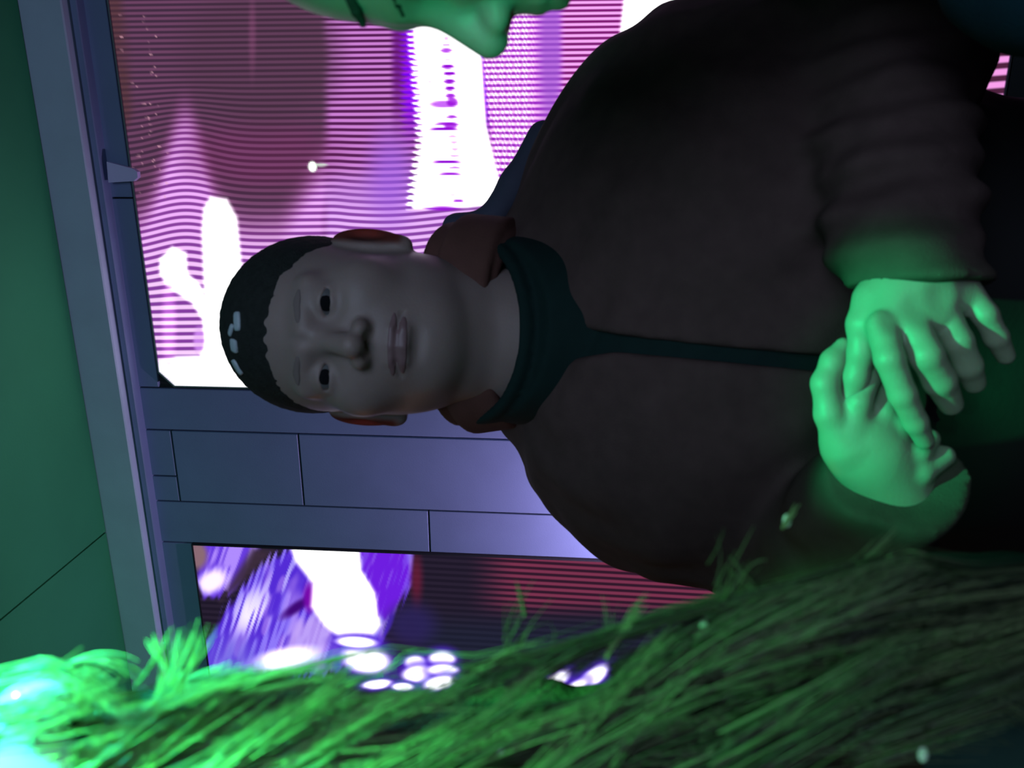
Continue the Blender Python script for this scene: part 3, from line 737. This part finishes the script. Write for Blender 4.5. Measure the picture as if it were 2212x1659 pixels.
# collar: two standing flaps round the neck
def collar_fn(p):
    c = P(1064, 700, .895)
    R_ = np.array([[1, 0, 0], [0, math.cos(.38), math.sin(.38)], [0, -math.sin(.38), math.cos(.38)]])
    q = (p - c) @ R_.T
    rr = np.hypot(q[..., 0] / 1.02, q[..., 2] / .92) - .096 - np.clip(q[..., 1], -.05, .06) * .15
    h = np.maximum(np.abs(q[..., 1] - .002) - .034, 0)
    d = np.hypot(rr, h) - .0075 + .002 * np.sin(q[..., 0] * 55)
    fold = np.hypot(rr - .012, np.maximum(np.abs(q[..., 1] + .006) - .022, 0)) - .006
    d = smin(d, fold, .006)
    x, y = proj_px(p)
    gap = np.maximum(np.maximum(640 + (x - 1000) * .35 - y, y - 830 + (x - 1000) * .2) / 2200., p[..., 2] - .88)
    return smax(d, -gap, .006)
V, Fc = surface_nets(collar_fn, (-.14, -.10, .72), (.26, .16, 1.06), 0.003)
Wd = to_world(V)
m_collar = principled('collar_cloth', (0.12, 0.055, 0.045), 0.85, 0.2, noise=0.2, nscale=60, bump=0.3, bscale=600)
child('collar', Wd, fix_winding(Wd, Fc), m_collar, jacket)
# hood folded behind the shoulder, catching the screens' light
V, Fc = surface_nets(lambda p: smin(chain(p, [P(985, 490, 1.0), P(1062, 476, .99), P(1120, 400, .97), P(1175, 300, .96)], [.014, .018, .024, .022], .01), chain(p, [P(985, 500, 1.0), P(1000, 700, 1.06), P(1030, 850, 1.0)], [.016, .025, .014], .02), .02) + wrinkle(p, .6), (-.1, -.1, .88), (.36, .12, 1.14), 0.0045)
Wd = to_world(V); child('hood', Wd, fix_winding(Wd, Fc), principled('navy_hood_cloth', (.055, .06, .10), .8, bump=.3, bscale=500), jacket)
# shirt
m_shirt = principled('dark_teal_shirt', (0.006, 0.022, 0.020), 0.85, 0.2, noise=0.2, nscale=80, bump=0.2, bscale=800)
def neck_ring(p):
    c = P(1040, 716, .866); t = .60
    q = p - c
    u = q[..., 1] * math.cos(t) - (q[..., 2]) * math.sin(t); v = q[..., 1] * math.sin(t) + q[..., 2] * math.cos(t)
    return np.hypot(np.hypot(q[..., 0], v) - .091, np.maximum(np.abs(u) - .008, 0)) - .006
def neck_tube(p):
    c = P(1040, 716, .872); t = .60; q = p - c
    u = q[..., 1] * math.cos(t) - q[..., 2] * math.sin(t)
    return np.maximum(cone(p, P(1040, 716, .866), P(1270, 712, .875), .094, .106), u - .002)
def shirt_fn(p):
    d = torso(p) + .010 + wrinkle(p, .4)
    d = smin(d, np.maximum(neckhole(p) + .002, (P(1085, 0, .9)[1] - p[..., 1]) * -1), .008)
    d = smax(d, -(cone(p, P(900, 712, .84), P(1110, 714, .875), .072, .066)), .006)
    return np.minimum(np.minimum(neck_ring(p), neck_tube(p)), np.maximum(np.maximum(d, p[..., 2] - .93), opening(p, 60)))
V, Fc = surface_nets(shirt_fn, (-.12, -.62, .62), (.22, .10, .99), 0.004)
Wd = to_world(V); child('shirt', Wd, fix_winding(Wd, Fc), m_shirt, man)
# trousers and shoes, below the frame
hipz = 0.98
fx, fy = feet[0], feet[1]
m_trouser = principled('dark_trousers', (.006, .005, .005), .85, bump=.2)
def trous(p):
    d = ell(p, (fx, fy - .02, 1.0), (.19, .15, .16))
    for s in (-1, 1):
        d = smin(d, chain(p, [(fx + s * .09, fy, .95), (fx + s * .11, fy - .02, .52), (fx + s * .12, fy + .01, .10)], [.105, .075, .060], .03), .03)
    return d
V, Fc = surface_nets(trous, (fx - .3, fy - .3, .02), (fx + .3, fy + .3, 1.2), .011)
Fc = fix_winding(V, Fc)
V2, F2 = surface_nets(lambda p: np.maximum(torso(p) + .006 + wrinkle(p, .5), np.maximum(p[..., 1] + .34, -.63 - p[..., 1])), (-.32, -.66, .60), (.42, -.32, 1.2), .007)
V2 = to_world(V2); F2 = fix_winding(V2, F2)
child('trousers', np.concatenate([V, V2]), np.concatenate([Fc, F2 + len(V)]), m_trouser, man)
for s in (-1, 1):
    V, Fc = surface_nets(lambda p: np.maximum(smin(ell(p, (fx + s * .125, fy - .10, .03), (.048, .10, .045)), ell(p, (fx + s * .12, fy + .02, .05), (.042, .07, .06)), .03), -p[..., 2] + .002), (fx + s * .12 - .08, fy - .22, -.02), (fx + s * .12 + .08, fy + .12, .14), .007)
    child('shoe', V, fix_winding(V, Fc), m_blk, man)

# ------------------------------------------------------------------ the person in profile at the picture's upper edge
pf = cf(.42, 0, .5); pf[2] = 0
prof = thing('person', 'person in profile with green-lit face, pointed nose and teal top beside the pink screen', 'person', pf)
PS = 1.0; PC = P(906, -380, .42)
# face direction -> towards picture bottom (room's left)
B = np.column_stack([(0, 0, 1), (-1, 0, 0), (0, 1, 0)]).astype(float)
PRm = B @ rot(math.radians(-12), math.radians(-6), 0)
V0, Vc, Fc = make_head(PC, PRm, PS, .0026, True, .002, .010)
Wd = to_world(Vc); pv = [Wd]; pfc = [fix_winding(Wd, Fc)]
def und2(p):
    c = PC + np.array([.10, -.20, .02])
    d = cone(p, PC + np.array([.02, -.12, 0]), c, .055, .06)
    d = smin(d, cone(p, c + np.array([.02, -.08, -.11]), c + np.array([.02, -.08, .15]), .06, .06), .05)
    d = smin(d, cone(p, c + np.array([0, -.1, 0]), c + np.array([.02, -.6, 0]), .11, .10), .06)
    return d
V, Fc = surface_nets(und2, PC + np.array([-.3, -1.1, -.35]), PC + np.array([.3, 0.02, .4]), .012)
Wd = to_world(V); pfc.append(fix_winding(Wd, Fc) + len(pv[0])); pv.append(Wd)
child('body', np.concatenate(pv), np.concatenate(pfc), m_skin, prof)
Wd, Fc = headpart(lambda p: smin(smax(hair_fn(p), p[..., 1] - .03, .004), cone(p, (-.06, .055, .050), (-.012, .094, .040), .005, .0035), .003) , (-.11, -.15, -.1), (.11, .1, .15), .004, PC, PRm, PS)
child('hair', Wd, Fc, m_hair, prof)
for sx in (-1, 1):
    Wd, Fc = headpart(lambda p: sph(p, (sx * .032, .0735, .004), .0138), (sx * .032 - .02, .05, -.02), (sx * .032 + .02, .095, .025), .002, PC, PRm, PS)
    e = child('eye', Wd, Fc, m_sclera, prof)
    Wd, Fc = headpart(lambda p: np.maximum(head_sdf(p, False) - .0016, chain(np.stack([p[..., 0] * sx, p[..., 1], p[..., 2]], -1), [(.014, .088, .024), (.032, .085, .029), (.050, .068, .024)], [.0045, .005, .003]) - 0.004),
                      (min(sx * .008, sx * .062), .04, .012), (max(sx * .008, sx * .062), .11, .042), .0016, PC, PRm, PS)
    child('eyebrow', Wd, Fc, m_hair, prof)
m_teal = principled('teal_top_cloth', (0.006, 0.035, 0.05), 0.85, .2, noise=.15, nscale=50, bump=.3, bscale=500)
def top_fn(p):
    c = PC + np.array([.07, -.20, .02])
    d = cone(p, c + np.array([.05, -.10, -.13]), c + np.array([.05, -.10, .17]), .09, .09)
    d = smin(d, cone(p, c + np.array([.08, -.12, 0]), c + np.array([.09, -.6, 0]), .15, .14), .06)
    d = smin(d, cone(p, P(2105, -318, .50), P(2268, -97, .50), .053, .051), .03)
    d = smin(d, cone(p, P(2275, -100, .50), P(2480, -120, .52), .051, .045), .03)
    return np.maximum(d + wrinkle(p, .7), -.75 - p[..., 1])
V, Fc = surface_nets(top_fn, (.0, -.8, .15), (.75, -.02, .9), .007)
Wd = to_world(V); child('top', Wd, fix_winding(Wd, Fc), m_teal, prof)
gx, gy = pf[0] + .05, pf[1]
V, Fc = surface_nets(lambda p: smin(chain(p, [(gx, gy - .09, .9), (gx, gy - .10, .5), (gx, gy - .11, .08)], [.1, .075, .055], .03), chain(p, [(gx, gy + .09, .9), (gx, gy + .1, .5), (gx, gy + .11, .08)], [.1, .075, .055], .03), .03), (gx - .2, gy - .3, 0.01), (gx + .2, gy + .3, 1.05), .012)
child('trousers', V, fix_winding(V, Fc), m_trouser, prof)
for s in (-1, 1):
    V, Fc = surface_nets(lambda p: np.maximum(smin(ell(p, (gx - .09, gy + s * .11, .03), (.10, .045, .04)), ell(p, (gx + .02, gy + s * .11, .05), (.06, .045, .055)), .03), -p[..., 2] + .002), (gx - .22, gy + s * .11 - .08, -.02), (gx + .12, gy + s * .11 + .08, .13), .008)
    child('shoe', V, fix_winding(V, Fc), m_blk, prof)

# ------------------------------------------------------------------ the long-haired person close to the phone
lf = cf(-.25, 0, .40); lf[2] = 0
wom = thing('person', 'person with long loose fair hair lit bright green, close in front along the lower edge', 'person', lf)
def wbody(p):
    d = ell(p, P(150, 2010, .40), (.070, .105, .085))
    d = smin(d, cone(p, P(500, 2050, .41), P(1000, 2080, .42), .055, .055), .04)
    d = smin(d, cone(p, P(1250, 2250, .42), P(1500, 1880, .44), .075, .065), .05)
    d = smin(d, cone(p, P(1500, 2100, .42), P(3600, 2150, .42), .11, .11), .05)
    return d
V, Fc = surface_nets(wbody, (-.46, -.66, .26), (-.12, .38, .62), .009)
Wd = to_world(V); child('body', Wd, fix_winding(Wd, Fc), m_skin, wom)
def hmass(p):
    d = ell(p, P(100, 1985, .39), (.088, .115, .10))
    d = smin(d, cone(p, P(300, 1985, .385), P(1000, 1995, .385), .088, .086), .05)
    d = smin(d, cone(p, P(1000, 1995, .385), P(1700, 1820, .40), .086, .090), .05)
    d = d + .004 * np.sin(p[..., 0] * 90 + p[..., 1] * 50) * np.sin(p[..., 2] * 80 + p[..., 1] * 25) + .0015 * np.sin(p[..., 0] * 330 + p[..., 1] * 160)
    return d
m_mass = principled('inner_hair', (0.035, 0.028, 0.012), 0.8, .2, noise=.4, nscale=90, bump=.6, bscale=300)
V, Fc = surface_nets(hmass, (-.48, -.38, .24), (-.06, .40, .56), .005)
Wd = to_world(V); mass = child('inner_hair', Wd, fix_winding(Wd, Fc), m_mass, wom); 
def wcloth(p):
    d = cone(p, P(2150, 1755, .43), P(2900, 1800, .43), .125, .13)
    d = smin(d, cone(p, P(1700, 2050, .43), P(2150, 1760, .43), .09, .12), .05)
    return d + wrinkle(p, 1.2)
V, Fc = surface_nets(wcloth, (-.48, -.62, .24), (-.05, -.05, .62), .006)
Wd = to_world(V); child('top', Wd, fix_winding(Wd, Fc), principled('dark_green_cloth', (.018, .045, .035), .9, .1, noise=.5, nscale=25, bump=.6, bscale=120), wom)
# hair strands
R_ = random.Random(4); nr = np.random.default_rng(21)
EX = [-100, 0, 100, 200, 260, 330, 450, 600, 800, 900, 1020, 1170, 1315, 1434, 1552, 1700, 1849, 1985, 2100, 2300]
EY = [1490, 1478, 1455, 1515, 1560, 1550, 1505, 1462, 1412, 1432, 1456, 1432, 1392, 1352, 1322, 1290, 1250, 1228, 1260, 1250]
holes = [(790, 1424, 44, 24), (770, 1387, 36, 9), (898, 1432, 20, 12), (955, 1424, 24, 14), (905, 1456, 30, 14), (958, 1448, 28, 12), (950, 1476, 30, 12), (815, 1478, 28, 9), (1200, 1472, 26, 20), (1280, 1464, 30, 20), (1235, 1495, 30, 18),
         (600, 1425, 70, 16), (1030, 1516, 36, 8), (860, 1574, 34, 9), (902, 1570, 20, 11)]
all_v, all_f, all_t = [], [], []
def add_strand(pts, rad, tone):
    """pts (n,3) camera axes; triangular tube tapering to its tip"""
    n = len(pts); b0 = len(all_v)
    T = np.gradient(pts, axis=0); T /= np.linalg.norm(T, axis=1)[:, None] + 1e-9
    A = np.cross(T, (0, 0, 1.0)); A /= np.linalg.norm(A, axis=1)[:, None] + 1e-9; Bn = np.cross(T, A)
    r = rad * (1 - .75 * (np.arange(n) / (n - 1)) ** 2)
    for k in range(3):
        an = 2 * math.pi * k / 3
        pass
    ring = np.stack([pts + (A * math.cos(2 * math.pi * k / 3) + Bn * math.sin(2 * math.pi * k / 3)) * r[:, None] for k in range(3)], 1)
    base = sum(len(q) for q in all_v)
    base = add_strand.n; add_strand.n += n * 3
    all_v.append(ring.reshape(-1, 3)); all_t.append(np.full(n * 3, tone))
    i = np.arange(n - 1)[:, None] * 3 + np.arange(3)[None]; j = np.arange(n - 1)[:, None] * 3 + (np.arange(3)[None] + 1) % 3
    all_f.append((np.stack([i, j, j + 3, i + 3], -1) + base).reshape(-1, 4))
add_strand.n = 0
def path_px(x0, y0, a0, curl, L, n=20):
    s = np.linspace(0, 1, n); ang = np.radians(a0) + np.radians(curl) * s
    dx = np.cos(ang) * L / (n - 1); dy = -np.sin(ang) * L / (n - 1)
    return x0 + np.concatenate([[0], np.cumsum(dx[:-1])]), y0 + np.concatenate([[0], np.cumsum(dy[:-1])])
def lock(x0, y0, a0, curl, L, spread, count, d0, rad, tone, fan=5, dd=.01, keep_below=True, ov=0):
    for _ in range(count):
        ox, oy = nr.normal(0, spread * .4), nr.normal(0, spread)
        xs, ys = path_px(x0 + ox, y0 + oy, a0 + nr.normal(0, fan), curl + nr.normal(0, fan * 1.6), L * nr.uniform(.75, 1.1))
        wv = nr.uniform(1, 4); phs = nr.uniform(0, 6.3)
        ys = ys + wv * np.sin(np.linspace(0, nr.uniform(2, 5), len(xs)) + phs)
        if keep_below:
            lim = np.interp(xs, EX, EY) - ov - abs(nr.normal(0, 14))
            over = np.maximum(lim - ys, 0); ys = ys + over * .9
        bad = False
        for hx, hy, hw, hh in holes:
            if (np.hypot((xs - hx) / (hw * 1.1), (ys - hy) / (hh * 1.1)) < 1).any() and nr.random() < .96: bad = True; break
        if bad: continue
        d = d0 + nr.normal(0, dd) + np.linspace(0, nr.normal(0, .012), len(xs))
        pts = np.stack([(829.5 - ys) / F * d, (1106 - xs) / F * d, d], 1)
        add_strand(pts, rad * nr.uniform(.6, 1.3), min(1, max(0, tone + nr.normal(0, .16))))
# deep covering layer
for i in range(150):
    x0 = nr.uniform(-250, 1900); y0 = np.interp(x0, EX, EY) + nr.uniform(20, 330)
    a = 30 + nr.normal(0, 9) - 10 * (x0 > 1400)
    lock(x0, y0, a, -12 + nr.normal(0, 8), nr.uniform(450, 850), 22, 30, .30 + nr.normal(0, .008), .00042, nr.uniform(0.0, .55) + (.35 if x0 < 450 else 0), 2.5)  # paler near the crown: some of the beam's brightness put into hair colour
# the visible locks
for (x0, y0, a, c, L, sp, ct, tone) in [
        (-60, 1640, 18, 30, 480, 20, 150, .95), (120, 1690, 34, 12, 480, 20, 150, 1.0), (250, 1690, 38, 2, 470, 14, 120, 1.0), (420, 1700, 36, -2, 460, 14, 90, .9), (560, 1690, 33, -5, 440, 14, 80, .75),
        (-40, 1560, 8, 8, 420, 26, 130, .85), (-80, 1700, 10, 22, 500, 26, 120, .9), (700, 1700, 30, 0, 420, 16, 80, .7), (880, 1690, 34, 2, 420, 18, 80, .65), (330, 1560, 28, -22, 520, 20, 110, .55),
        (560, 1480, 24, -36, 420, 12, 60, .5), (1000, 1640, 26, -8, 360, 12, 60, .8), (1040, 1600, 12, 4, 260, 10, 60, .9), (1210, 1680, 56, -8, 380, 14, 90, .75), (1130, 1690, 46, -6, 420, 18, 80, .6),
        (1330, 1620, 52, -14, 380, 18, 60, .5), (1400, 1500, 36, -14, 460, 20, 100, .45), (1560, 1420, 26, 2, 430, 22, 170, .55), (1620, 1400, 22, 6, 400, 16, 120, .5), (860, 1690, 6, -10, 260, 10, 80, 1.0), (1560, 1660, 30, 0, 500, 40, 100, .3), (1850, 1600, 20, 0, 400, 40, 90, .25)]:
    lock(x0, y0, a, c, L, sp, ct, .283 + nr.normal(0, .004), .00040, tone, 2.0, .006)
lock(-60, 1560, 12, 10, 330, 16, 34, .252, .00035, 1.0, 4, .003, False)
lock(-60, 1620, 10, 18, 330, 14, 20, .250, .00035, 1.0, 4, .003, False)
# spikes and flyaways over the wall and the screens
lock(296, 1570, 40, 34, 250, 4, 18, .28, .00045, 1.0, 3.5, .004, False)
lock(325, 1530, 56, 22, 185, 3, 9, .28, .0004, 1.0, 5, .003, False)
lock(362, 1450, 118, -6, 85, 4, 9, .28, .0004, .9, 4, .003, False)
lock(290, 1485, 50, 8, 150, 4, 6, .28, .0004, .5, 3, .003, False)
lock(110, 1470, 48, -96, 215, 4, 12, .28, .0004, .7, 3, .003, False)
lock(100, 1478, 52, -104, 190, 4, 8, .285, .0004, .7, 3, .003, False)
lock(1000, 1478, 46, -48, 190, 3, 9, .28, .0004, .9, 3, .003, False)
lock(1010, 1490, -34, 30, 170, 4, 10, .28, .0004, .9, 4, .003, False)
lock(1134, 1330, 104, 6, 72, 3, 5, .30, .0004, .8, 2, .003, False)
lock(1310, 1420, 58, -3, 150, 4, 16, .28, .0004, .9, 2, .003, False)
lock(1100, 1440, 78, -10, 120, 30, 14, .29, .00035, .4, 10, .003, False)
lock(1320, 1420, 92, 4, 120, 14, 8, .29, .00035, .4, 5, .003, False)
lock(1180, 1480, 84, -10, 110, 40, 16, .29, .00035, .4, 14, .003, False)
lock(1560, 1330, 70, -10, 110, 50, 24, .29, .00035, .4, 18, .004, False)
lock(1645, 1290, 128, 10, 110, 5, 8, .30, .0004, .5, 4, .003, False)
lock(1900, 1230, 22, -80, 150, 8, 26, .31, .00045, .7, 8, .003, False)
lock(1780, 1290, 24, 6, 200, 16, 50, .31, .00045, .6, 7, .003, False)
lock(600, 1430, 20, -34, 280, 4, 24, .28, .0004, .6, 3, .003, False)
lock(800, 1400, 8, -40, 160, 5, 14, .285, .0004, .4, 4, .003, False)
lock(1690, 1140, 50, 0, 60, 2, 5, .33, .0005, 1.0, 4, .002, False)
V = to_world(np.concatenate(all_v)); Fc = np.concatenate(all_f)
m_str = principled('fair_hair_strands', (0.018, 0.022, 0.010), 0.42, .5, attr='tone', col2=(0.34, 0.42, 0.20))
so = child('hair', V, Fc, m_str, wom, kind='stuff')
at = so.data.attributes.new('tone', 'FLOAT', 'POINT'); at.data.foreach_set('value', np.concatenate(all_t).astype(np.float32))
print('hair quads', len(Fc))
# smooth pale clip at the crown, burnt out by the beam
V, Fc = surface_nets(lambda p: smin(ell(p, P(-60, 1640, .268), (.020, .034, .009)), ell(p, P(95, 1512, .264), (.0075, .0105, .004)), .014), np.array([-.15, .12, .245]), np.array([-.06, .22, .28]), .0012)
Wd = to_world(V); child('hair_clip', Wd, fix_winding(Wd, Fc), principled('glossy_pale_clip', (.7, .75, .78), .12, .8), wom)
# small pale discs added to stand for out-of-focus glints in the hair
m_glint = principled('pale_glint_disc', (.75, .85, .7), .2, .8)
for (x, y, d, r) in [(1700, 1125, .34, .0019), (1520, 1352, .285, .0015), (1602, 1432, .283, .0017), (1450, 1506, .28, .0016), (1297, 1518, .28, .0014), (1994, 1630, .283, .0018), (1082, 1622, .28, .0012), (2090, 1275, .33, .0018)]:
    c = P(x, y, d)
    V, Fc = surface_nets(lambda p: ell(p, c, (r * 1.5, r, .0006)), c - .004, c + .004, .0004)
    Wd = to_world(V); child('glint_disc', Wd, fix_winding(Wd, Fc), m_glint, so)
